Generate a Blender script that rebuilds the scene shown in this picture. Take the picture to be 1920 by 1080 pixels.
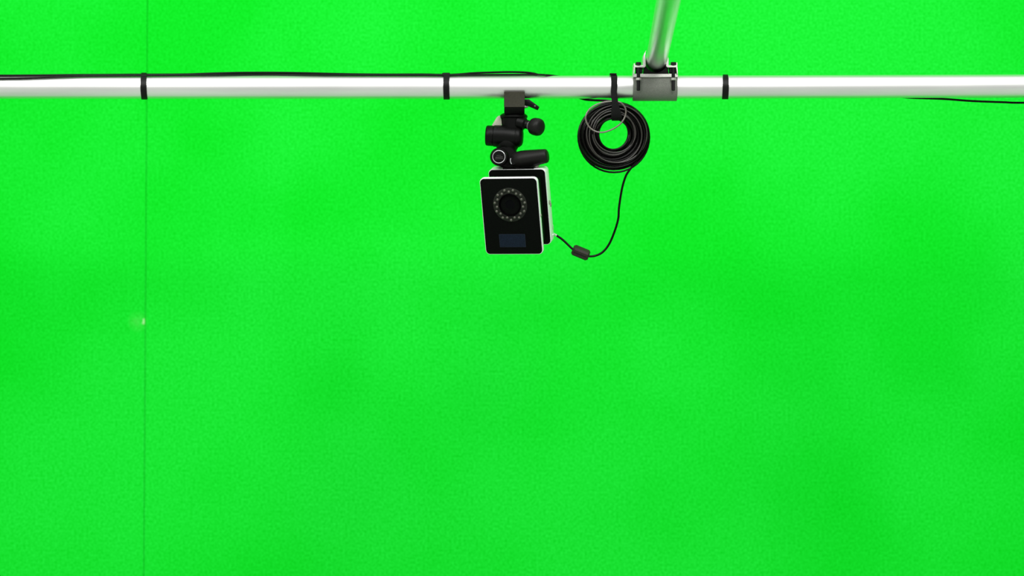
import bpy, bmesh, math, random
from mathutils import Vector, Matrix, Euler

# ------------------------------------------------------------------ clear
for o in list(bpy.data.objects):
    bpy.data.objects.remove(o, do_unlink=True)
scene = bpy.context.scene
COL = scene.collection
random.seed(7)

# ------------------------------------------------------------------ camera
D = 5.0            # camera to the horizontal pipe (m)
ZC = 2.3           # camera height (m)
cam_d = bpy.data.cameras.new('view_camera')
cam = bpy.data.objects.new('view_camera', cam_d)
COL.objects.link(cam)
cam.location = (0, -D, ZC)
cam.rotation_euler = (math.radians(90), 0, 0)
cam_d.sensor_width = 36.0
cam_d.lens = 36.0 * D / 1.92
cam_d.clip_end = 60
cam_d.dof.use_dof = True
cam_d.dof.focus_distance = D - 0.03
cam_d.dof.aperture_fstop = 2.8
scene.camera = cam

# ------------------------------------------------------------------ world, lamps, exposure
w = bpy.data.worlds.new('studio_ambient')
scene.world = w
w.use_nodes = True
w.node_tree.nodes['Background'].inputs['Color'].default_value = (0.97, 1.0, 0.96, 1)
w.node_tree.nodes['Background'].inputs['Strength'].default_value = 0.46

def area(name, loc, target, sx, sy, power, col=(1, 1, 1)):
    l = bpy.data.lights.new(name, 'AREA')
    l.shape = 'RECTANGLE'; l.size = sx; l.size_y = sy
    l.energy = power; l.color = col
    o = bpy.data.objects.new(name, l); COL.objects.link(o)
    o.location = loc
    o.rotation_euler = (Vector(target) - Vector(loc)).to_track_quat('-Z', 'Y').to_euler()
    return o
area('studio_bank_light', (0, -6.2, ZC + 6.6), (0, 0.2, ZC - 3.2), 10.0, 4.0, 765)
area('ceiling_strip_light', (0, -0.35, ZC + 3.0), (0, -0.2, ZC), 7.0, 0.7, 17)
area('softbox_light', (-0.92, -1.2, ZC + 1.0), (-0.75, 0.0, ZC + 0.4), 0.25, 0.25, 6.5, (1, 0.99, 0.95))
area('softbox_light', (0.57, -1.2, ZC + 1.0), (0.46, 0.0, ZC + 0.4), 0.25, 0.25, 6.5, (1, 0.99, 0.95))

vs = scene.view_settings
vs.view_transform = 'Standard'; vs.look = 'None'; vs.gamma = 1.0
vs.use_curve_mapping = False
vs.exposure = 0.0

# ------------------------------------------------------------------ helpers
def P(px, py, y=0.0):
    """a point of the place, seen at (px, py), standing y metres behind the pipe"""
    s = (1 + y / D) * 1e-3
    return Vector(((px - 960) * s, y, ZC + (540 - py) * s))

def mat(name, color, rough=0.5, metal=0.0, spec=0.5, noise=None, bump=None, coat=0.0):
    """noise=(scale, amount, stretch xyz)  bump=(scale, strength, distance)"""
    m = bpy.data.materials.new(name); m.use_nodes = True
    nt = m.node_tree; b = nt.nodes['Principled BSDF']
    b.inputs['Base Color'].default_value = (*color, 1)
    b.inputs['Roughness'].default_value = rough
    b.inputs['Metallic'].default_value = metal
    b.inputs['Specular IOR Level'].default_value = spec
    b.inputs['Coat Weight'].default_value = coat
    tc = nt.nodes.new('ShaderNodeTexCoord')
    if noise:
        mp = nt.nodes.new('ShaderNodeMapping'); mp.inputs['Scale'].default_value = noise[2]
        nt.links.new(tc.outputs['Object'], mp.inputs['Vector'])
        n = nt.nodes.new('ShaderNodeTexNoise'); n.inputs['Scale'].default_value = noise[0]
        n.inputs['Detail'].default_value = 4
        nt.links.new(mp.outputs['Vector'], n.inputs['Vector'])
        r = nt.nodes.new('ShaderNodeValToRGB')
        a = noise[1]
        r.color_ramp.elements[0].position = 0.3; r.color_ramp.elements[1].position = 0.7
        r.color_ramp.elements[0].color = (*[max(0, c * (1 - a)) for c in color], 1)
        r.color_ramp.elements[1].color = (*[min(1, c * (1 + a)) for c in color], 1)
        nt.links.new(n.outputs['Fac'], r.inputs['Fac'])
        nt.links.new(r.outputs['Color'], b.inputs['Base Color'])
    if bump:
        n = nt.nodes.new('ShaderNodeTexNoise'); n.inputs['Scale'].default_value = bump[0]
        nt.links.new(tc.outputs['Object'], n.inputs['Vector'])
        bp = nt.nodes.new('ShaderNodeBump'); bp.inputs['Strength'].default_value = bump[1]
        bp.inputs['Distance'].default_value = bump[2]
        nt.links.new(n.outputs['Fac'], bp.inputs['Height'])
        nt.links.new(bp.outputs['Normal'], b.inputs['Normal'])
    return m

M = {}
M['alu'] = mat('brushed_aluminium', (0.86, 0.86, 0.84), 0.42, 1.0, noise=(60, 0.07, (0.06, 1, 1)), bump=(40, 0.05, 0.001))
M['alu_bright'] = mat('polished_aluminium', (0.80, 0.83, 0.79), 0.36, 1.0, noise=(50, 0.06, (1, 0.06, 1)))
M['galv'] = mat('cast_grey_steel', (0.165, 0.175, 0.15), 0.55, 0.35, noise=(900, 0.22, (1, 1, 1)), bump=(700, 0.25, 0.0005))
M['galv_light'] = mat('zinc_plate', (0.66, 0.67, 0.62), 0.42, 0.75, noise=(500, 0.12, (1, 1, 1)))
M['bolt'] = mat('black_oxide_bolt', (0.006, 0.006, 0.006), 0.5, 0.0, 0.2)
M['nut'] = mat('zinc_nut', (0.6, 0.6, 0.55), 0.35, 0.9)
M['black_pc'] = mat('black_powder_coat', (0.0020, 0.0024, 0.0018), 0.40, 0.0, 0.13, noise=(1500, 0.6, (1, 1, 1)), bump=(900, 0.25, 0.0004))
M['clamp_pc'] = mat('dark_olive_grey_coat', (0.023, 0.0225, 0.014), 0.6, 0.0, 0.12, noise=(1300, 0.55, (1, 1, 1)), bump=(1000, 0.3, 0.0004))
M['rubber'] = mat('black_rubber', (0.006, 0.006, 0.005), 0.45, 0.0, 0.17, noise=(900, 0.4, (1, 1, 1)))
M['cable'] = mat('black_cable_jacket', (0.0025, 0.0025, 0.002), 0.26, 0.0, 0.11)
M['cable_lit'] = mat('lit_cable_jacket', (0.032, 0.030, 0.025), 0.32, 0.0, 0.35)  # lighter copy of the cable jacket, highlight put into the colour
M['cable_loose'] = mat('pale_cable_jacket', (0.13, 0.12, 0.095), 0.3, 0.0, 0.6)  # paler jacket tone for the loose loop
M['tie'] = mat('black_nylon', (0.004, 0.0045, 0.004), 0.45, 0.0, 0.15, noise=(1200, 0.5, (1, 1, 1)))
M['velcro'] = mat('black_woven_strap', (0.007, 0.008, 0.007), 0.9, 0.0, 0.15, noise=(1500, 0.6, (1, 1, 1)), bump=(1200, 0.6, 0.0005))
M['shell'] = mat('white_anodised_shell', (0.90, 0.91, 0.91), 0.28, 0.15)
M['panel'] = mat('black_front_panel', (0.0018, 0.0026, 0.0018), 0.45, 0.0, 0.04, noise=(1400, 0.7, (1, 1, 1)))
M['ledring'] = mat('smoked_led_ring', (0.014, 0.017, 0.012), 0.4, 0.0, 0.12, noise=(900, 0.6, (1, 1, 1)))
M['led'] = mat('clear_led_dome', (0.06, 0.063, 0.045), 0.15, 0.0, 0.6)
M['lens_black'] = mat('matte_lens_black', (0.0008, 0.0008, 0.0008), 0.6, 0.0, 0.02)
M['glass'] = mat('coated_lens_glass', (0.0006, 0.0008, 0.0012), 0.06, 0.0, 0.06)
M['display'] = mat('dark_blue_window', (0.005, 0.0105, 0.020), 0.4, 0.0, 0.1, noise=(1100, 0.6, (1, 1, 1)))
M['display_rim'] = mat('slate_blue_rim', (0.014, 0.021, 0.030), 0.4, 0.0, 0.1)
M['silver'] = mat('satin_silver', (0.50, 0.52, 0.52), 0.3, 0.6)
M['pale'] = mat('pale_grey_cast', (0.33, 0.35, 0.26), 0.5, 0.2, noise=(900, 0.2, (1, 1, 1)))
M['letter'] = mat('faded_grey_print', (0.10, 0.105, 0.095), 0.6, 0.0, 0.2)
M['plug'] = mat('nickel_plug', (0.8, 0.8, 0.8), 0.25, 0.8)
M['ferrite'] = mat('ferrite_plastic', (0.026, 0.024, 0.018), 0.5, 0.0, 0.15, noise=(1300, 0.5, (1, 1, 1)))

def tag(o, label=None, cat=None, group=None, kind=None):
    if label: o['label'] = label
    if cat: o['category'] = cat
    if group: o['group'] = group
    if kind: o['kind'] = kind
    return o

def thing(name, label, cat, loc, rot=None, group=None):
    o = bpy.data.objects.new(name, None); COL.objects.link(o)
    o.empty_display_size = 0.02
    o.location = loc
    if rot is not None: o.rotation_euler = rot
    return tag(o, label, cat, group)

def obj(name, bm, m, parent=None, origin=(0, 0, 0), smooth=40, label=None):
    bmesh.ops.recalc_face_normals(bm, faces=bm.faces[:])
    bmesh.ops.translate(bm, verts=bm.verts[:], vec=-Vector(origin))
    me = bpy.data.meshes.new(name); bm.to_mesh(me); bm.free()
    if smooth:
        for p in me.polygons: p.use_smooth = True
        me.set_sharp_from_angle(angle=math.radians(smooth))
    me.materials.append(M[m] if isinstance(m, str) else m)
    o = bpy.data.objects.new(name, me); COL.objects.link(o)
    if parent is not None: o.parent = parent
    else: o.location = origin
    if label: o['label'] = label
    return o

def spline(pts, n=8):
    """Catmull-Rom through pts"""
    pts = [Vector(p) for p in pts]
    out = []
    for i in range(len(pts) - 1):
        p0 = pts[max(i - 1, 0)]; p1 = pts[i]; p2 = pts[i + 1]; p3 = pts[min(i + 2, len(pts) - 1)]
        for k in range(n):
            t = k / n
            out.append(0.5 * ((2 * p1) + (p2 - p0) * t + (2 * p0 - 5 * p1 + 4 * p2 - p3) * t * t
                              + (3 * p1 - p0 - 3 * p2 + p3) * t ** 3))
    out.append(pts[-1])
    return out

def tube(bm, pts, r, seg=10, closed=False):
    n = len(pts); rings = []; up = None
    for i, p in enumerate(pts):
        a = pts[(i - 1) % n] if (closed or i > 0) else p
        b = pts[(i + 1) % n] if (closed or i < n - 1) else p
        d = (b - a).normalized()
        if up is None:
            up = Vector((0, 0, 1)) if abs(d.z) < 0.9 else Vector((0, 1, 0))
        up = (up - d * up.dot(d)).normalized()
        s = d.cross(up)
        rr = r[i] if isinstance(r, (list, tuple)) else r
        rings.append([bm.verts.new(p + (up * math.cos(2 * math.pi * k / seg) + s * math.sin(2 * math.pi * k / seg)) * rr) for k in range(seg)])
    m = n if closed else n - 1
    for i in range(m):
        A = rings[i]; B = rings[(i + 1) % n]
        off = 0
        if closed and i == n - 1:
            off = min(range(seg), key=lambda q: (B[q].co - A[0].co).length)
        for k in range(seg):
            bm.faces.new((A[k], A[(k + 1) % seg], B[(k + 1 + off) % seg], B[(k + off) % seg]))
    if not closed:
        bm.faces.new(rings[0]); bm.faces.new(rings[-1][::-1])
    return bm

def lathe(bm, origin, axis, prof, seg=32):
    """prof: (distance along axis, radius)"""
    origin = Vector(origin); axis = Vector(axis).normalized()
    u = axis.orthogonal().normalized(); v = axis.cross(u)
    prev = None
    for i, (t, r) in enumerate(prof):
        c = origin + axis * t
        if r < 1e-7:
            ring = [bm.verts.new(c)]
        else:
            ring = [bm.verts.new(c + (u * math.cos(2 * math.pi * k / seg) + v * math.sin(2 * math.pi * k / seg)) * r) for k in range(seg)]
        if prev is None:
            if len(ring) > 1: bm.faces.new(ring)
        else:
            for k in range(seg):
                k2 = (k + 1) % seg
                if len(prev) == 1 and len(ring) > 1: bm.faces.new((prev[0], ring[k], ring[k2]))
                elif len(ring) == 1 and len(prev) > 1: bm.faces.new((prev[k], ring[0], prev[k2]))
                else: bm.faces.new((prev[k], ring[k], ring[k2], prev[k2]))
        prev = ring
    if len(prev) > 1: bm.faces.new(prev[::-1])
    return bm

def prism(bm, poly, ext):
    """poly: 3-D points of a planar outline, ext: extrusion vector"""
    ext = Vector(ext)
    A = [bm.verts.new(Vector(p)) for p in poly]
    B = [bm.verts.new(Vector(p) + ext) for p in poly]
    n = len(A)
    bm.faces.new(A); bm.faces.new(B[::-1])
    for i in range(n):
        bm.faces.new((A[i], A[(i + 1) % n], B[(i + 1) % n], B[i]))
    return bm

def bevel(bm, w, seg=2, ang=35):
    bmesh.ops.recalc_face_normals(bm, faces=bm.faces[:])
    es = [e for e in bm.edges if len(e.link_faces) == 2 and e.calc_face_angle(0) > math.radians(ang)]
    bmesh.ops.bevel(bm, geom=es, offset=w, segments=seg, profile=0.5, affect='EDGES', clamp_overlap=True)
    return bm

def box(bm, c, s, rot=None):
    m = Matrix.Translation(Vector(c))
    if rot is not None: m = m @ rot.to_4x4()
    bmesh.ops.create_cube(bm, size=1.0, matrix=m @ Matrix.Diagonal((*s, 1)))
    return bm

def rrect(wd, ht, r, n=6):
    pts = []
    for cx, cz, a0 in ((wd / 2 - r, ht / 2 - r, 0), (-wd / 2 + r, ht / 2 - r, 90), (-wd / 2 + r, -ht / 2 + r, 180), (wd / 2 - r, -ht / 2 + r, 270)):
        for k in range(n + 1):
            a = math.radians(a0 + 90 * k / n)
            pts.append((cx + r * math.cos(a), cz + r * math.sin(a)))
    return pts

NB = bmesh.new

# ------------------------------------------------------------------ structure: green screen wall and floor
def green_paint():
    m = bpy.data.materials.new('chroma_green_paint'); m.use_nodes = True
    nt = m.node_tree; b = nt.nodes['Principled BSDF']; L = nt.links.new
    b.inputs['Roughness'].default_value = 0.9
    b.inputs['Specular IOR Level'].default_value = 0.04
    tc = nt.nodes.new('ShaderNodeTexCoord')
    # wide faint patches and a fine speckle, both at random
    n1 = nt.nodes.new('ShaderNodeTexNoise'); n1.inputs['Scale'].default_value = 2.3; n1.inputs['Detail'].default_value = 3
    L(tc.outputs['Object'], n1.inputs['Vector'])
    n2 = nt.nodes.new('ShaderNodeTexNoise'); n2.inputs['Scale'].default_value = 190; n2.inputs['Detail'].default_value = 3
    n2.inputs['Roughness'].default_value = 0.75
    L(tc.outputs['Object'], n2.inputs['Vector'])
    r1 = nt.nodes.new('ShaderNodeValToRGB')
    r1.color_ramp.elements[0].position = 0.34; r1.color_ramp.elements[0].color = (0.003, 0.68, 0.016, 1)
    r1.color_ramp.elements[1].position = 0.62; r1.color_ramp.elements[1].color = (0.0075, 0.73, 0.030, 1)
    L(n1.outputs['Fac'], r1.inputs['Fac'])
    r2 = nt.nodes.new('ShaderNodeValToRGB')
    r2.color_ramp.elements[0].position = 0.36; r2.color_ramp.elements[0].color = (0.3, 0.87, 0.45, 1)
    r2.color_ramp.elements[1].position = 0.66; r2.color_ramp.elements[1].color = (2.2, 1.12, 1.7, 1)
    L(n2.outputs['Fac'], r2.inputs['Fac'])
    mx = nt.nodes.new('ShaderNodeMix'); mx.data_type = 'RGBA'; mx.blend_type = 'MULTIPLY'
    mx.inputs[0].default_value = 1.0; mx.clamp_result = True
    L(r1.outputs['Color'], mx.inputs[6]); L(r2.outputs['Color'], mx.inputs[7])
    # pale scuff beside the joint
    c = P(258, 603, WALL_Y)
    mp = nt.nodes.new('ShaderNodeMapping'); mp.inputs['Location'].default_value = (-c.x, -WALL_Y, -c.z)
    L(tc.outputs['Object'], mp.inputs['Vector'])
    ln = nt.nodes.new('ShaderNodeVectorMath'); ln.operation = 'LENGTH'
    L(mp.outputs['Vector'], ln.inputs[0])
    rr = nt.nodes.new('ShaderNodeMapRange'); rr.inputs[1].default_value = 0.004; rr.inputs[2].default_value = 0.024
    rr.inputs[3].default_value = 0.15; rr.inputs[4].default_value = 0.0
    L(ln.outputs['Value'], rr.inputs[0])
    n3 = nt.nodes.new('ShaderNodeTexNoise'); n3.inputs['Scale'].default_value = 90
    L(tc.outputs['Object'], n3.inputs['Vector'])
    mu = nt.nodes.new('ShaderNodeMath'); mu.operation = 'MULTIPLY'
    L(rr.outputs[0], mu.inputs[0]); L(n3.outputs['Fac'], mu.inputs[1])
    m2 = nt.nodes.new('ShaderNodeMix'); m2.data_type = 'RGBA'
    L(mu.outputs[0], m2.inputs[0]); L(mx.outputs[2], m2.inputs[6]); m2.inputs[7].default_value = (0.42, 0.80, 0.36, 1)
    L(m2.outputs[2], b.inputs['Base Color'])
    nb = nt.nodes.new('ShaderNodeTexNoise'); nb.inputs['Scale'].default_value = 1.7
    L(tc.outputs['Object'], nb.inputs['Vector'])
    bp = nt.nodes.new('ShaderNodeBump'); bp.inputs['Strength'].default_value = 0.25; bp.inputs['Distance'].default_value = 0.02
    L(nb.outputs['Fac'], bp.inputs['Height']); L(bp.outputs['Normal'], b.inputs['Normal'])
    return m
WALL_Y = 0.8
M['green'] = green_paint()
M['green_chip'] = mat('bare_pale_chip', (0.36, 0.80, 0.30), 0.8, 0, 0.1)

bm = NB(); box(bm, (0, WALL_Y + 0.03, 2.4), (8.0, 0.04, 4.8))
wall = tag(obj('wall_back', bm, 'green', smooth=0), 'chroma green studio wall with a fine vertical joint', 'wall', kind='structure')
# seam line of the two boards, leaning slightly
a = P(274.5, 300, WALL_Y); b_ = P(269.5, 1080, WALL_Y)
def seam_x(z): return a.x + (b_.x - a.x) * (z - a.z) / (b_.z - a.z)
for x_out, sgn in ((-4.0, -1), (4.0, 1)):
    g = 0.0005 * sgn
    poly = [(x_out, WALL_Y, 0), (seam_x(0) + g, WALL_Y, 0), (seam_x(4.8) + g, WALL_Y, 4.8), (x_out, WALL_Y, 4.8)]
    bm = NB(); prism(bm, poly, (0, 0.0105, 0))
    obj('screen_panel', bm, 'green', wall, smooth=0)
bm = NB()
c = P(269.5, 603, WALL_Y - 0.0003)
prism(bm, [c + Vector(v) * 1e-3 for v in ((-1.5, 0, 6), (1.2, 0, 7), (2.0, 0, 0), (1.0, 0, -6), (-4, 0, -4.5), (-2.2, 0, -1))], (0, 0.0006, 0))
obj('paint_chip', bm, 'green_chip', wall, smooth=0)
M['floor'] = mat('pale_grey_floor_paint', (0.55, 0.57, 0.54), 0.7, 0, 0.2, noise=(6, 0.06, (1, 1, 1)))
bm = NB(); box(bm, (0, -2.6, -0.02), (8.0, 6.8, 0.04))
tag(obj('floor', bm, 'floor', smooth=0), 'pale grey studio floor', 'floor', kind='structure')

# ------------------------------------------------------------------ horizontal pipe
PR = 0.0216
def pipe_c(px): # centre line of the pipe as a pixel row
    return 163.6 - 0.4 * max(0, px - 900) / 400 - 1.0 * max(0, px - 1300) / 620 - 0.3 * max(0, px - 1600) / 320
def pipe_pt(px): return P(px, pipe_c(px), 0)
bm = NB()
xs = [-1500, -700, 0, 300, 600, 900, 1100, 1300, 1500, 1700, 1920, 2600, 3400]
pts = spline([pipe_pt(x) for x in xs], 4)
tube(bm, pts, PR, 48)
pr = obj('horizontal_pipe', bm, 'alu', origin=pipe_pt(-1500))
tag(pr, 'long horizontal silver aluminium pipe spanning the green wall', 'pipe')

# ------------------------------------------------------------------ second pipe running towards the viewer
root_c = P(1229.5, 118, 0)
TR = 0.0200
d_t = (P(1253.5, 0, -0.52) - P(1230.5, 115, 0.0)).normalized()
c0 = P(1230.5, 115, 0.0)
bm = NB(); tube(bm, [c0 - d_t * 0.05, c0, c0 + d_t * 0.5, c0 + d_t * 1.0, c0 + d_t * 2.2], TR, 48)
ob = obj('overhead_pipe', bm, 'alu_bright', origin=c0)
tag(ob, 'blurred shiny pipe rising out of the clamp towards the top edge', 'pipe')

# ------------------------------------------------------------------ pipe clamp (grey cross clamp)
o0 = P(1229, 164, -0.02)
clamp = thing('pipe_clamp', 'grey steel cross clamp joining the two silver pipes', 'clamp', o0)
YF, YB = -0.027, 0.027
def pp(px, py): return P(px, py, YF)
# lower saddle: a bent sheet around the front, under and back of the horizontal pipe
zc = pipe_pt(1229).z
def saddle(x0, x1, r_in, th, top_z):
    sec = []
    n = 20
    for k in range(n + 1):
        an = math.radians(180 + 180 * k / n)
        sec.append((math.cos(an) * (r_in + th), math.sin(an) * (r_in + th)))
    inner = [(math.cos(math.radians(360 - 180 * k / n)) * r_in, math.sin(math.radians(360 - 180 * k / n)) * r_in) for k in range(n + 1)]
    poly = [(-(r_in + th), top_z)] + sec + [(r_in + th, top_z), (r_in, top_z)] + inner + [(-r_in, top_z)]
    return [Vector((x0, y, zc + z)) for y, z in poly], (x1 - x0, 0, 0)
xa, xb = P(1187.5, 0, YF).x, P(1270.5, 0, YF).x
poly, ext = saddle(xa, xb, PR + 0.0006, 0.0040, 0.0195)
bm = NB(); prism(bm, poly, ext); bevel(bm, 0.0006, 1, 60)
obj('lower_saddle', bm, 'galv', clamp, o0)
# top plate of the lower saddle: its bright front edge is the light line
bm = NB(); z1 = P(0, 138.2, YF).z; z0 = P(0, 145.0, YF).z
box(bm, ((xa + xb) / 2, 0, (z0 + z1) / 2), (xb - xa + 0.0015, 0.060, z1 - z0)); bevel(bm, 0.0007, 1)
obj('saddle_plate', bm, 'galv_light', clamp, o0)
# two threaded bolts through both halves, with nuts
for px in (1197, 1262.5):
    bm = NB(); b0 = P(px, 170, -0.0305); b1 = P(px, 125, -0.0305)
    lathe(bm, b0, b1 - b0, [(0, 0.0022), (0.0008, 0.0032), ((b1 - b0).length, 0.0032)], 14)
    bo = obj('clamp_bolt', bm, 'bolt', clamp, o0)
    bm = NB(); nz = P(px, 150.5, -0.0305)
    lathe(bm, nz, (0, 0, 1), [(0, 0.0048), (0.0006, 0.0054), (0.0040, 0.0054), (0.0045, 0.0048)], 6)
    obj('hex_nut', bm, 'nut', bo, o0, smooth=20)
    bm = NB(); hz = P(px, 122.8, -0.0305)
    lathe(bm, hz, (0, 0, 1), [(0, 0.0052), (0.0055, 0.0052), (0.0062, 0.0046)], 6)
    obj('bolt_head', bm, 'bolt', bo, o0, smooth=20)
# spacer sleeves under the flanges
for px in (1198, 1261):
    bm = NB(); box(bm, P(px, 132, -0.018), (0.0125, 0.022, 0.011)); bevel(bm, 0.0012, 2)
    obj('spacer_block', bm, 'bolt', clamp, o0)
# upper saddle halves: outer lip, flange and upright horn hugging the overhead pipe
for sgn, cx in ((-1, 1230.3), (1, 1229.3)):
    def q(dx, py): return P(cx + sgn * dx, py, -0.034)
    lip = 42.0 if sgn < 0 else 41.0
    top = 94.5 if sgn < 0 else 101.0
    lt = 118.5 if sgn < 0 else 117.0
    prof = [(lip, lt), (lip, 126.3), (21.8, 126.3), (19.6, 124.0), (19.6, 116), (20.2, 104), (19.0 if sgn < 0 else 20.0, top),
            (22.6, top + 6), (24.4, 108), (24.4, 122.4), (lip - 2.4, 122.4), (lip - 2.2, lt)]
    bm = NB(); prism(bm, [q(*v) for v in prof], (0, 0.062, 0)); bevel(bm, 0.0005, 1, 50)
    obj('upper_saddle', bm, 'galv_light', clamp, o0)
    bm = NB()
    prism(bm, [P(cx + sgn * lip, 126, -0.034), P(cx + sgn * (lip - 2.6), 126, -0.034), P(cx + sgn * (lip - 0.9), 138.4, -0.034), P(cx + sgn * (lip + 0.8), 138.4, -0.034)], (0, 0.06, 0))
    obj('side_lip', bm, 'galv_light', clamp, o0)
# dark cradle the overhead pipe lies in
bm = NB()
cr = [P(1206.5, 138.5, -0.030), P(1254.0, 138.5, -0.030), P(1251.5, 119, -0.030)]
for k in range(13):
    an = math.radians(-12 - 156 * k / 12)
    cr.append(P(1230.3 + 21.0 * math.cos(an), 115.0 - 21.0 * math.sin(an), -0.030))
cr.append(P(1209.0, 119, -0.030))
prism(bm, cr, (0, 0.055, 0))
obj('pipe_cradle', bm, 'black_pc', clamp, o0)

# ------------------------------------------------------------------ cables along the pipe
def on_pipe(px, py, rc):
    """point of a cable of radius rc that lies on the upper front of the pipe at pixel (px, py)"""
    dz = (pipe_c(px) - py) * 1e-3
    R = PR + rc
    y = -math.sqrt(max(R * R - min(dz, R * 0.999) ** 2, 0))
    for _ in range(4):
        p = P(px, py, y)
        dz = p.z - pipe_pt(px).z
        y = -math.sqrt(max(R * R - dz * dz, 0)) if dz < R else 0.0
    return P(px, py, y)
def cable(name, pts, rc, m, label, cat='cable', n=8, seg=10):
    bm = NB(); tube(bm, spline(pts, n), rc, seg)
    o = obj(name, bm, m, origin=pts[0]); return tag(o, label, cat)
rc = 0.0019
up = [(-300, 139), (-100, 141.2), (0, 141.6), (60, 141.3), (130, 140.6), (200, 140.2), (262, 139.8), (340, 139.4), (400, 137.6), (450, 136.4), (510, 136.2), (570, 137.0), (640, 138.6), (720, 139.6), (790, 139.4),
      (837, 140.2), (866, 138.8), (885, 137.2), (915, 136.0), (955, 135.0), (985, 135.8), (1002, 138.0)]
cable('pipe_cable', [on_pipe(x, y, rc) for x, y in up] + [P(1016, 142, 0.014), P(1040, 146, 0.023)], rc, 'cable',
      'thin black cable on top of the pipe, arching highest above the camera clamp')
lo = [(-300, 153), (-100, 149.5), (0, 147.8), (40, 147.2), (80, 145.8), (120, 144.0), (160, 142.6), (210, 142.2), (262, 141.9), (340, 141.2), (420, 140.4), (500, 140.0), (580, 140.4), (660, 141.0), (790, 141.2),
      (837, 141.4), (880, 140.6), (960, 140.2), (1000, 140.0), (1022, 140.8)]
cable('pipe_cable', [on_pipe(x, y, rc) + Vector((0, -0.0012, 0)) for x, y in lo] + [P(1045, 143.0, 0.004), P(1064, 146.5, 0.016)], rc, 'cable',
      'black cable resting lower on the pipe at the left edge, joining the other')
cable('loose_cable', [P(1640, 176, 0.026), P(1680, 180.5, 0.026), P(1710, 183.4, 0.024), P(1770, 185.6, 0.020), P(1822, 189.4, 0.014), P(1880, 191.6, 0.012), P(1925, 192.6, 0.012), P(2100, 190, 0.02), P(2400, 180, 0.027)],
      0.0020, 'cable', 'black cable sagging just below the pipe at the right edge')

# ------------------------------------------------------------------ cable ties
def tie_band(px_top, px_mid, px_bot, wpx, bump, th=0.0012, narrow=1.0):
    bm = NB(); N = 56; inn = []; out = []
    cz = pipe_pt(px_mid).z; wd = wpx * 1e-3
    for k in range(N):
        an = 2 * math.pi * k / N
        cy, sz = math.cos(an), math.sin(an)
        f = max(0.0, sz) ** 6
        r0 = PR + 0.0004 + bump * f
        t = (sz + 1) / 2
        x = px_mid + (px_top - px_bot) / 2 * sz + ((px_top + px_bot) / 2 - px_mid) * sz * sz
        X = (x - 960) * 1e-3 * (1 - cy * r0 / D)
        hw = wd / 2 * (1 - (1 - narrow) * max(0, sz) ** 2)
        row = []
        for rr in (r0, r0 + th):
            for sx in (-1, 1):
                row.append(bm.verts.new((X + sx * hw, -cy * rr, cz + sz * rr)))
        out.append(row)
    for k in range(N):
        A = out[k]; B = out[(k + 1) % N]
        for i, j in ((0, 1), (1, 3), (3, 2), (2, 0)):
            bm.faces.new((A[i], A[j], B[j], B[i]))
    return bm
ties = [(270, 269.0, 270.9, 11.4, 0.0042, 0.85, 'black cable tie around the pipe, leftmost of the ties'),
        (837.5, 836.7, 837.5, 11.4, 0.0042, 1.0, 'black cable tie with a knobby head on top of the pipe'),
        (1360.1, 1360.8, 1359.6, 11.6, 0.0003, 0.82, 'black cable tie around the pipe right of the grey clamp')]
for i, (a_, b2, c_, w_, bu, na, lab) in enumerate(ties):
    o0t = pipe_pt(b2)
    th_ = thing('cable_tie', lab, 'cable tie', o0t, group='cable ties round the pipe')
    obj('band', tie_band(a_, b2, c_, w_, bu, narrow=na), 'tie', th_, o0t, smooth=50)
    if i == 1:
        bm = NB(); box(bm, P(836.3, 140.0, -0.005), (0.0155, 0.009, 0.0062)); bevel(bm, 0.002, 3)
        obj('tie_head', bm, 'tie', th_, o0t)
    else:  # the tie's lock sits behind the pipe
        bm = NB(); box(bm, pipe_pt(b2) + Vector((0, PR + 0.0035, 0.004)), (0.0135, 0.006, 0.008)); bevel(bm, 0.0015, 2)
        obj('tie_head', bm, 'tie', th_, o0t)

# ------------------------------------------------------------------ cable coil with lead, ferrite and plug
oc = P(1151, 256, -0.004)
coil = thing('cable_coil', 'coiled black cable hanging from the pipe beside the camera', 'cable', oc)
def loop_pts(l, r, t, b, y0, tilt, ph, n=44, ytilt=0.0, lob=0.0):
    cx, cy = (l + r) / 2, (t + b) / 2
    out = []
    for k in range(n):
        an = 2 * math.pi * k / n
        x = math.cos(an) * (r - l) / 2; z = math.sin(an) * (b - t) / 2
        x, z = x * math.cos(tilt) - z * math.sin(tilt), x * math.sin(tilt) + z * math.cos(tilt)
        wob = 1 + lob * math.sin(3 * an + ph)
        y = y0 + 0.0022 * math.sin(2 * an + ph) + ytilt * z * 1e-3
        out.append(P(cx + x * wob, cy + z * wob, y))
    return out
CR = 0.00165
loops = []
# (left, right, top, bottom, depth)
NL = 9
for layer, yl in enumerate((-0.0125, -0.008, -0.003, 0.002, 0.007)):
    for i in range(NL):
        f = (i + 0.5 * (layer % 2)) / (NL - 0.5)
        if layer == 0 and i in (1, 3, 6): continue
        jl, jr, jt, jb = [random.uniform(-1.3, 1.3) for _ in range(4)]
        l = 1119.5 - f * 34.5 + jl
        r = 1180.5 + f * 36.5 + jr
        t = 222.0 - f * 29.5 + jt
        b2 = 282.0 + f * 35.0 + jb
        loops.append((l, r, t, b2, yl + random.uniform(-0.001, 0.001)))
for (l, r, t, b2, y0) in loops:
    bm = NB(); tube(bm, loop_pts(l, r, t, b2, y0, random.uniform(-0.10, 0.10), random.uniform(0, 6.28), lob=random.uniform(0, 0.012)), CR, 8, closed=True)
    obj('cable_loop', bm, 'cable', coil, oc)
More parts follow.
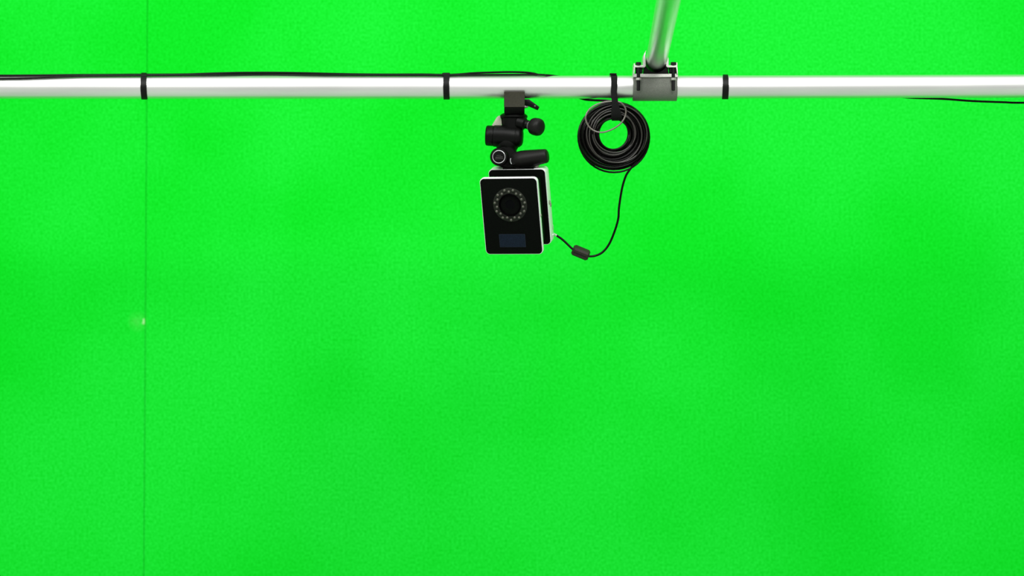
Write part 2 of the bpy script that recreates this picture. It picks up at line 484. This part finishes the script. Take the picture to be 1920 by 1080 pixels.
# the innermost strand standing off the bundle at lower left
bm = NB(); tube(bm, loop_pts(1122.5, 1178, 221, 280.5, -0.012, 0.25, 1.0), CR, 8, closed=True); obj('cable_loop', bm, 'cable', coil, oc)
# the slack outer strand below the bundle
bm = NB(); tube(bm, loop_pts(1084.5, 1217.5, 192, 323.2, -0.006, 0.0, 2.0), 0.0018, 8, closed=True); obj('cable_loop', bm, 'cable', coil, oc)
# front strands that catch the light, their highlight painted as a paler jacket
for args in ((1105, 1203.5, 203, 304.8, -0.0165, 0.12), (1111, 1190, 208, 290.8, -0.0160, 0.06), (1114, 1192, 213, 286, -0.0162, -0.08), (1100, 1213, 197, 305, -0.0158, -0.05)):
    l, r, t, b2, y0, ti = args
    bm = NB(); tube(bm, loop_pts(l, r, t, b2, y0, ti, 0.7), 0.0013, 8, closed=True); obj('cable_loop', bm, 'cable_lit', coil, oc)
# loose loop in front
zl = lambda x, y: (1060 + x / 6.356, 170 + y / 6.356)
lp = [(600, 128), (660, 142), (706, 190), (722, 245), (705, 325), (650, 400), (560, 460), (450, 496), (360, 485), (292, 440), (252, 375), (243, 305), (285, 225), (365, 168), (450, 140), (530, 128)]
pts = [P(*zl(x, y), -0.0225) for x, y in lp]
pts = spline(pts + [pts[0]], 5)[:-1]
bm = NB(); tube(bm, pts, 0.00155, 8, closed=True)
obj('loose_loop', bm, 'cable_loose', coil, oc, label='single slack loop of greyish cable')
# tail that comes from behind the pipe to the strap
bm = NB(); tube(bm, spline([P(1068, 178, 0.022), P(1085, 183.0, 0.016), P(1098, 186.6, 0.006), P(1116, 188.0, -0.004), P(1136, 188.6, -0.008), P(1160, 191.5, -0.008)], 8), 0.0022, 8)
obj('cable_tail', bm, 'cable', coil, oc)
# lead down to the ferrite
ld = [(1194, 303, -0.008), (1187, 311, -0.008), (1181, 318, -0.008), (1173, 331, -0.006), (1166, 355, -0.002), (1160.7, 389, 0.004), (1159.3, 409, 0.008), (1153.7, 430, 0.013), (1143, 456, 0.016), (1131, 471.8, 0.016), (1118.5, 478.8, 0.014), (1106, 480.6, 0.012), (1097, 477.8, 0.012)]
bm = NB(); tube(bm, spline([P(*v) for v in ld], 8), 0.0021, 10); obj('lead', bm, 'cable', coil, oc)
ld2 = [(1080, 471, 0.012), (1072, 465.6, 0.014), (1062, 456, 0.018), (1053.4, 448.3, 0.022), (1043.5, 441.6, 0.026)]
bm = NB(); tube(bm, spline([P(*v) for v in ld2], 8), 0.0021, 10); obj('lead', bm, 'cable', coil, oc)
# ferrite: chamfered block
f0, f1 = P(1074.0, 467.5, 0.012), P(1104.0, 479.8, 0.012)
ax = (f1 - f0).normalized(); L_ = (f1 - f0).length
yv = Vector((0, 1, 0)); uz = ax.cross(yv).normalized()
if uz.z < 0: uz = -uz
rotm = Matrix((ax, yv, uz)).transposed()
rotm = rotm @ Matrix.Rotation(math.radians(28), 3, 'X')
bm = NB(); box(bm, (f0 + f1) / 2, (L_ + 0.001, 0.0185, 0.0175), rotm); bevel(bm, 0.0034, 1)
fe = obj('ferrite_bead', bm, 'ferrite', coil, oc, smooth=20)
bm = NB(); box(bm, (f0 + f1) / 2, (L_ - 0.007, 0.0190, 0.0015), rotm)
obj('ferrite_seam', bm, 'bolt', fe, oc, smooth=0)
bm = NB(); q0 = P(1044.2, 442.0, 0.0255); q1 = P(1036.0, 438.0, 0.029); qa = q1 - q0
lathe(bm, q0, qa, [(0, 0.0022), (0.0005, 0.0027), (qa.length * 0.7, 0.0026), (qa.length * 0.75, 0.0031), (qa.length + 0.014, 0.0031)], 16)
obj('cable_plug', bm, 'plug', coil, oc, label='bright metal plug')

# ------------------------------------------------------------------ strap holding the coil
os_ = P(1151, 190, -0.02)
strap = thing('hook_loop_strap', 'black woven strap tying the cable coil to the pipe', 'strap', os_)
def ribbon(path, th, wfun):
    """closed ribbon: path of (px_x, y, z); th thickness, wfun(i) half width"""
    bm = NB(); n = len(path); rows = []
    for i in range(n):
        x, y, z = path[i]
        y0_, z0_ = path[i - 1][1:], path[(i + 1) % n][1:]
        t = Vector((0, z0_[0] - y0_[0], z0_[1] - y0_[1])).normalized()
        nrm = Vector((0, -t.z, t.y))
        h = wfun(i)
        c = Vector((x, y, z))
        rows.append([bm.verts.new(c + Vector((sx * h, 0, 0)) + nrm * (s * th)) for s in (0, 1) for sx in (-1, 1)])
    for k in range(n):
        A = rows[k]; B = rows[(k + 1) % n]
        for i, j in ((0, 1), (1, 3), (3, 2), (2, 0)):
            bm.faces.new((A[i], A[j], B[j], B[i]))
    return bm
path = []
pcx = pipe_pt(1151); R = PR + 0.0012
for k in range(19):   # over the top of the pipe from back to front
    an = math.radians(0 + 180 * k / 18)
    path.append((P(1151, 0, 0).x, math.cos(an) * R, pcx.z + math.sin(an) * R))
zb = P(0, 224, -0.022).z
for py, y in ((172, -0.0230), (182, -0.0240), (192, -0.0250), (202, -0.0255), (212, -0.0250), (220, -0.0225), (225, -0.015), (226.5, -0.004), (225, 0.008), (216, 0.0135), (205, 0.0145), (192, 0.018), (178, 0.0225)):
    px = 1151 + max(0, (py - 172)) * 0.11
    p = P(px, py, y); path.append((p.x, p.y, p.z))
def wf(i):
    if 19 <= i < 32:
        return 0.0058 + 0.0042 * max(0, min(1, (pathpy(i) - 196) / 20))
    return 0.0058
def pathpy(i): return 540 - (path[i][2] - ZC) * 1e3
obj('strap_loop', ribbon(path, 0.0013, wf), 'velcro', strap, os_, smooth=50)
bm = NB(); box(bm, P(1149.5, 139.2, -0.004), (0.013, 0.012, 0.0032)); bevel(bm, 0.001, 2)
obj('strap_end', bm, 'velcro', strap, os_)

# ------------------------------------------------------------------ motion capture camera
pan, tlt = math.radians(-15.6), math.radians(17.7)
CY = -0.062
fc = P(958.6, 405.6, CY)
mc = thing('motion_capture_camera', 'black-faced tracking camera with white shell hanging under the pipe', 'camera', fc, (Euler((tlt, 0, 0)).to_matrix().to_4x4() if False else (0, 0, 0)))
Rm = Matrix.Rotation(pan, 3, 'Z') @ Matrix.Rotation(tlt, 3, 'X')
mc.rotation_euler = Rm.to_euler()
W_, H_, RC = 0.1105, 0.1475, 0.0085
def slab(w_, h_, r_, y0, y1, bv=0.0):
    bm = NB(); prism(bm, [(x, y0, z) for x, z in rrect(w_, h_, r_)], (0, y1 - y0, 0))
    if bv: bevel(bm, bv, 2, 60)
    return bm
obj('front_shell', slab(W_, H_, RC, 0, 0.0095, 0.0012), 'shell', mc, label='white shell edge')
obj('front_panel', slab(W_ - 0.0026, H_ - 0.0026, RC - 0.001, -0.0012, 0.004, 0.0005), 'panel', mc)
obj('core_body', slab(W_ - 0.016, H_ - 0.022, 0.005, 0.010, 0.066), 'panel', mc)
RO = 0.062
obj('rear_shell', slab(W_, H_, RC, RO, RO + 0.024, 0.0012), 'shell', mc, label='white shell edge')
obj('rear_panel', slab(W_ - 0.0022, H_ - 0.0024, RC - 0.001, RO - 0.0012, RO + 0.004, 0.0005), 'panel', mc)
# lens
LZ = 0.0225
lc = Vector((0.0, 0, LZ))
bm = NB(); lathe(bm, lc + Vector((0, -0.0008, 0)), (0, -1, 0), [(0, 0.0325), (0.0006, 0.0325), (0.0012, 0.0315), (0.0012, 0.019), (0, 0.019)], 48)
obj('led_ring', bm, 'ledring', mc)
bm = NB(); lathe(bm, lc + Vector((0, 0.004, 0)), (0, -1, 0), [(0, 0.0213), (0.0075, 0.0213), (0.0085, 0.0208), (0.0085, 0.0196), (0.0015, 0.0165), (0.0015, 0.0)], 48)
ln_ = obj('lens_barrel', bm, 'lens_black', mc)
bm = NB(); lathe(bm, lc + Vector((0, 0.0015, 0)), (0, -1, 0), [(0, 0.0166), (0.0012, 0.0150), (0.0024, 0.0115), (0.0031, 0.0060), (0.0033, 0)], 48)
obj('lens_glass', bm, 'glass', ln_)
NLED = 22
led_me = None
for k in range(NLED):
    an = 2 * math.pi * (k + 0.5) / NLED
    rr = 0.0252 if k % 2 else 0.0290
    if led_me is None:
        bm = NB(); lathe(bm, (0, 0, 0), (0, -1, 0), [(0, 0.0028), (0.0012, 0.0028), (0.0024, 0.0023), (0.0032, 0.0013), (0.0035, 0)], 12)
        o = obj('led', bm, 'led', mc); led_me = o.data
    else:
        o = bpy.data.objects.new('led', led_me); COL.objects.link(o); o.parent = mc
    o.location = (math.cos(an) * rr, -0.0018, LZ + math.sin(an) * rr)
# blue window
bm = NB(); prism(bm, [(x - 0.0012, -0.0021, z - 0.0465) for x, z in rrect(0.0502, 0.0252, 0.001, 2)], (0, 0.0012, 0))
dw = obj('display_window', bm, 'display_rim', mc)
bm = NB(); prism(bm, [(x - 0.0012, -0.0024, z - 0.0465) for x, z in rrect(0.0486, 0.0236, 0.001, 2)], (0, 0.0006, 0))
obj('window_pane', bm, 'display', dw)
# side screws on both shells
for yy, zz, rr in ((0.005, 0.000, 0.0030), (RO + 0.010, 0.006, 0.0045), (RO + 0.018, -0.001, 0.0040)):
    for sx in (1, -1):
        bm = NB(); lathe(bm, (sx * (W_ / 2 - 0.002), yy, zz), (sx, 0, 0), [(0, rr), (0.0026, rr), (0.0032, rr * 0.8), (0.0032, rr * 0.35), (0.0024, rr * 0.3), (0.0024, 0)], 14)
        obj('side_screw', bm, 'pale', mc)
# socket for the plug
bm = NB(); box(bm, (W_ / 2 - 0.003, RO + 0.022, -0.047), (0.006, 0.010, 0.012)); bevel(bm, 0.002, 2)
obj('cable_socket', bm, 'shell', mc)
Mcam = Matrix.Translation(fc) @ Rm.to_4x4()

# ------------------------------------------------------------------ clamp gripping the pipe above the camera
ob0 = P(964, 200, -0.03)
sc = thing('support_clamp', 'dark olive-grey block clamp gripping the pipe above the camera', 'clamp', ob0)
xL, xR = P(945, 0, -0.035).x, P(984, 0, -0.035).x
zp = pipe_pt(964).z
def zq(py, y): return P(0, py, y).z
def arc(r, a0, a1, n=14):
    return [(math.cos(math.radians(a0 + (a1 - a0) * k / n)) * r, zp + math.sin(math.radians(a0 + (a1 - a0) * k / n)) * r) for k in range(n + 1)]
ri = PR + 0.0004
sa = math.degrees(math.asin((zq(172, -0.024) - zp) / ri))
yz = [(-0.0262, zq(172, -0.0262))] + [(-0.0375, zq(201.0, -0.0375)), (0.030, zq(201, 0.03)), (0.030, zp - 0.010)] \
    + arc(ri, -27, -(180 + sa) if False else -180 - sa, 14)
bm = NB(); prism(bm, [(xL, y, z) for y, z in yz], (xR - xL, 0, 0)); bevel(bm, 0.0006, 1, 30)
obj('clamp_body', bm, 'clamp_pc', sc, ob0)
yz = [(-0.0365, zq(201.0, -0.0375)), (-0.0285, zq(213.5, -0.0285)), (0.026, zq(213.5, 0.026)), (0.029, zq(201, 0.03))]
bm = NB(); prism(bm, [(xL + 0.0004, y, z) for y, z in yz], (xR - xL - 0.0008, 0, 0)); bevel(bm, 0.0006, 1, 30)
obj('clamp_base', bm, 'black_pc', sc, ob0)
yz = [(0.030, zp - 0.016)] + [(0.0305, zp + 0.004), (0.023, zp + 0.019), (0.012, zp + 0.0215)] + [(a_, b2) for a_, b2 in arc(ri, 62, -22, 12)]
bm = NB(); prism(bm, [(xL + 0.003, y, z) for y, z in yz], (xR - xL - 0.006, 0, 0)); bevel(bm, 0.0005, 1, 30)
obj('rear_jaw', bm, 'clamp_pc', sc, ob0)
# lever
lv = [(980, 186.0), (991.8, 186.0), (1011.5, 200.4), (1008.3, 206.3), (984.5, 196.0), (980, 194)]
bm = NB(); prism(bm, [P(x, y, -0.012) for x, y in lv], (0, 0.012, 0)); bevel(bm, 0.0008, 2)
le = obj('clamp_lever', bm, 'black_pc', sc, ob0)
bm = NB(); lathe(bm, P(1003, 198.7, -0.012), (0, -1, 0), [(0, 0.0016), (0.0006, 0.0016), (0.0009, 0.001)], 12)
obj('lever_pin', bm, 'letter', le, ob0)
bm = NB(); lathe(bm, P(981, 199.8, -0.006), (1, 0, 0), [(0, 0.0034), (0.0045, 0.0034), (0.0048, 0.0026), (0.0085, 0.0026), (0.0092, 0.0018)], 14)
obj('clamp_bolt', bm, 'nut', sc, ob0)

# ------------------------------------------------------------------ three-way head
oh = P(960, 262, 0)
hd = thing('tripod_head', 'black three-way pan and tilt head between clamp and camera', 'tripod head', oh)
def zrow(a0, a1): return abs(a1 - a0) * 1e-3
# pan disc and neck
bm = NB(); lathe(bm, P(963, 212.5, 0), (0, 0, -1), [(0, 0.0195), (0.0012, 0.0225), (0.0045, 0.0262), (0.0080, 0.0262), (0.0092, 0.0245), (0.0098, 0.0225)], 40)
obj('pan_disc', bm, 'black_pc', hd, oh)
bm = NB(); lathe(bm, P(962, 221.5, 0), (0, 0, -1), [(0, 0.0222), (0.008, 0.0216), (0.016, 0.0205), (0.030, 0.0185)], 40)
obj('pan_neck', bm, 'black_pc', hd, oh)
# pan lock: tapering boss, collar and round knob
bm = NB(); s0 = P(972, 229, -0.012); s1 = P(998, 236.0, -0.022); sd = s1 - s0
lathe(bm, s0, sd, [(0, 0.0125), (sd.length * 0.45, 0.0115), (sd.length * 0.55, 0.0085), (sd.length, 0.0078)], 24)
obj('lock_boss', bm, 'black_pc', hd, oh)
kc = P(1005.6, 237.8, -0.030); kd = Vector((0.72, -0.55, -0.16)).normalized()
bm = NB()
lathe(bm, kc - kd * 0.013, kd, [(0, 0.0075), (0.001, 0.0098), (0.004, 0.0120), (0.0045, 0.0150), (0.008, 0.0163), (0.016, 0.0166), (0.021, 0.0155), (0.024, 0.0125), (0.0252, 0.008), (0.0255, 0)], 36)
kn = obj('pan_knob', bm, 'rubber', hd, oh)
bm = NB(); lathe(bm, kc - kd * 0.0165, kd, [(0, 0.0080), (0.0004, 0.0088), (0.0024, 0.0088), (0.0028, 0.0082)], 28)
obj('knob_collar', bm, 'letter', kn, oh)
# pale side cheek
bm = NB()
prism(bm, [P(x, y, -0.008) for x, y in ((939.5, 216.4), (934.0, 217.3), (930.5, 221.0), (922.0, 235.5), (922.0, 240), (941, 240), (940.5, 226), (939.0, 221.5))], (0, 0.022, 0)); bevel(bm, 0.0008, 2, 30)
obj('side_cheek', bm, 'pale', hd, oh, label='pale grey cast cheek')
# tilt barrel lying across, slightly drooping to the right
b0 = P(911, 254.0, -0.004); bd = (P(981, 257.5, -0.010) - b0).normalized()
bm = NB(); lathe(bm, b0, bd, [(0, 0.0160), (0.0008, 0.0180), (0.0025, 0.0190), (0.013, 0.0194), (0.0142, 0.0190), (0.0148, 0.0180)], 44)
obj('barrel_cap', bm, 'black_pc', hd, oh)
bm = NB(); lathe(bm, b0, bd, [(0.0145, 0.0186), (0.0152, 0.0202), (0.030, 0.0206), (0.055, 0.0204), (0.0565, 0.0196), (0.058, 0.0202), (0.064, 0.0188), (0.0685, 0.0150), (0.0700, 0.0110), (0.0702, 0)], 44)
ba = obj('tilt_barrel', bm, 'black_pc', hd, oh)
bm = NB(); box(bm, P(929.6, 243.5, -0.0205), (0.0048, 0.004, 0.008)); bevel(bm, 0.0008, 1)
obj('barrel_notch', bm, 'bolt', ba, oh)
# lower yoke
bm = NB(); lathe(bm, P(951, 262, -0.004), (0.06, 0, -1), [(0, 0.0215), (0.008, 0.0228), (0.014, 0.0210), (0.021, 0.0165), (0.030, 0.0165), (0.046, 0.0200)], 36)
obj('yoke', bm, 'black_pc', hd, oh)
bm = NB(); lathe(bm, P(949, 296.5, 0.028), (0, -1, 0), [(0, 0.0185), (0.002, 0.0205), (0.050, 0.0205), (0.052, 0.0185)], 40)
obj('swivel_body', bm, 'black_pc', hd, oh)
# ringed swivel cap facing the viewer
pc_ = P(937.2, 294.0, -0.020); pd = Vector((-0.12, -1, -0.05)).normalized()
bm = NB(); lathe(bm, pc_, pd, [(0, 0.0170), (0.012, 0.0170), (0.0145, 0.0155), (0.0150, 0.0125), (0.0150, 0)], 44)
cp = obj('swivel_cap', bm, 'black_pc', hd, oh)
bm = NB(); lathe(bm, pc_ + pd * 0.0146, pd, [(0, 0.0124), (0.0008, 0.0122), (0.0010, 0.0118), (0.0008, 0.0110), (0, 0.0108)], 44)
# open the ring: drop the end caps
for f in [f for f in bm.faces if len(f.verts) > 4]: bm.faces.remove(f)
obj('cap_ring', bm, 'silver', cp, oh, label='thin silver ring')
# worn unreadable print inside the ring: short strokes on three lines
fx = Vector((1, -0.12, 0)).normalized(); fz = pd.cross(fx).normalized()
if fz.z < 0: fz = -fz
rot3 = Matrix((fx, -pd, fz)).transposed()
bm = NB()
for row, (zz, x0, x1, hh) in enumerate(((2.6, -4.2, 4.4, 0.5), (-0.6, -6.2, 6.4, 0.9), (-3.4, -6.6, 6.4, 0.7))):
    x = x0
    while x < x1:
        ww = random.uniform(0.9, 2.0)
        box(bm, pc_ + pd * 0.0151 + fx * (x + ww / 2) * 1e-3 + fz * (zz + x * 0.06) * 1e-3, (ww * 1e-3, 0.0003, hh * 1e-3), rot3)
        x += ww + random.uniform(0.25, 0.5)
obj('cap_print', bm, 'letter', cp, oh, smooth=0)
# lever handle
h0 = P(962, 302.0, -0.020); h1 = P(1027, 292.0, -0.040); hdv = h1 - h0; hl = hdv.length
bm = NB(); lathe(bm, h0, hdv, [(0, 0.0120), (0.006, 0.0158), (0.018, 0.0170), (0.030, 0.0165), (hl * 0.80, 0.0142), (hl - 0.004, 0.0132), (hl - 0.0015, 0.0122), (hl, 0.0100), (hl, 0)], 36)
ha = obj('pan_handle', bm, 'rubber', hd, oh)
bm = NB(); tube(bm, spline([P(957.8, 296.5, -0.0375), P(957.0, 300, -0.0375), P(957.5, 304, -0.0375), P(959.3, 308.0, -0.0375)], 6), [0.0003] * 1 + [0.0009] * 17 + [0.0003], 8)
obj('handle_clip', bm, 'silver', ha, oh)
bm = NB(); lathe(bm, P(962, 303, -0.010), (0, -1, 0), [(0, 0.0085), (0.024, 0.0085), (0.0265, 0.0070)], 24)
obj('handle_pivot', bm, 'black_pc', ha, oh)
# quick plate resting on the rear shell, tilted with the camera
bm = NB(); box(bm, (0.0035, RO + 0.0165, H_ / 2 + 0.0040), (0.060, 0.034, 0.0080)); bevel(bm, 0.001, 2)
bmesh.ops.transform(bm, matrix=Mcam, verts=bm.verts[:])
obj('quick_plate', bm, 'black_pc', hd, oh)
bm = NB(); box(bm, (0.0365, RO + 0.012, H_ / 2 + 0.0035), (0.0075, 0.012, 0.0045)); bevel(bm, 0.0012, 2)
bmesh.ops.transform(bm, matrix=Mcam, verts=bm.verts[:])
obj('plate_latch', bm, 'pale', hd, oh, label='small brass-grey latch')
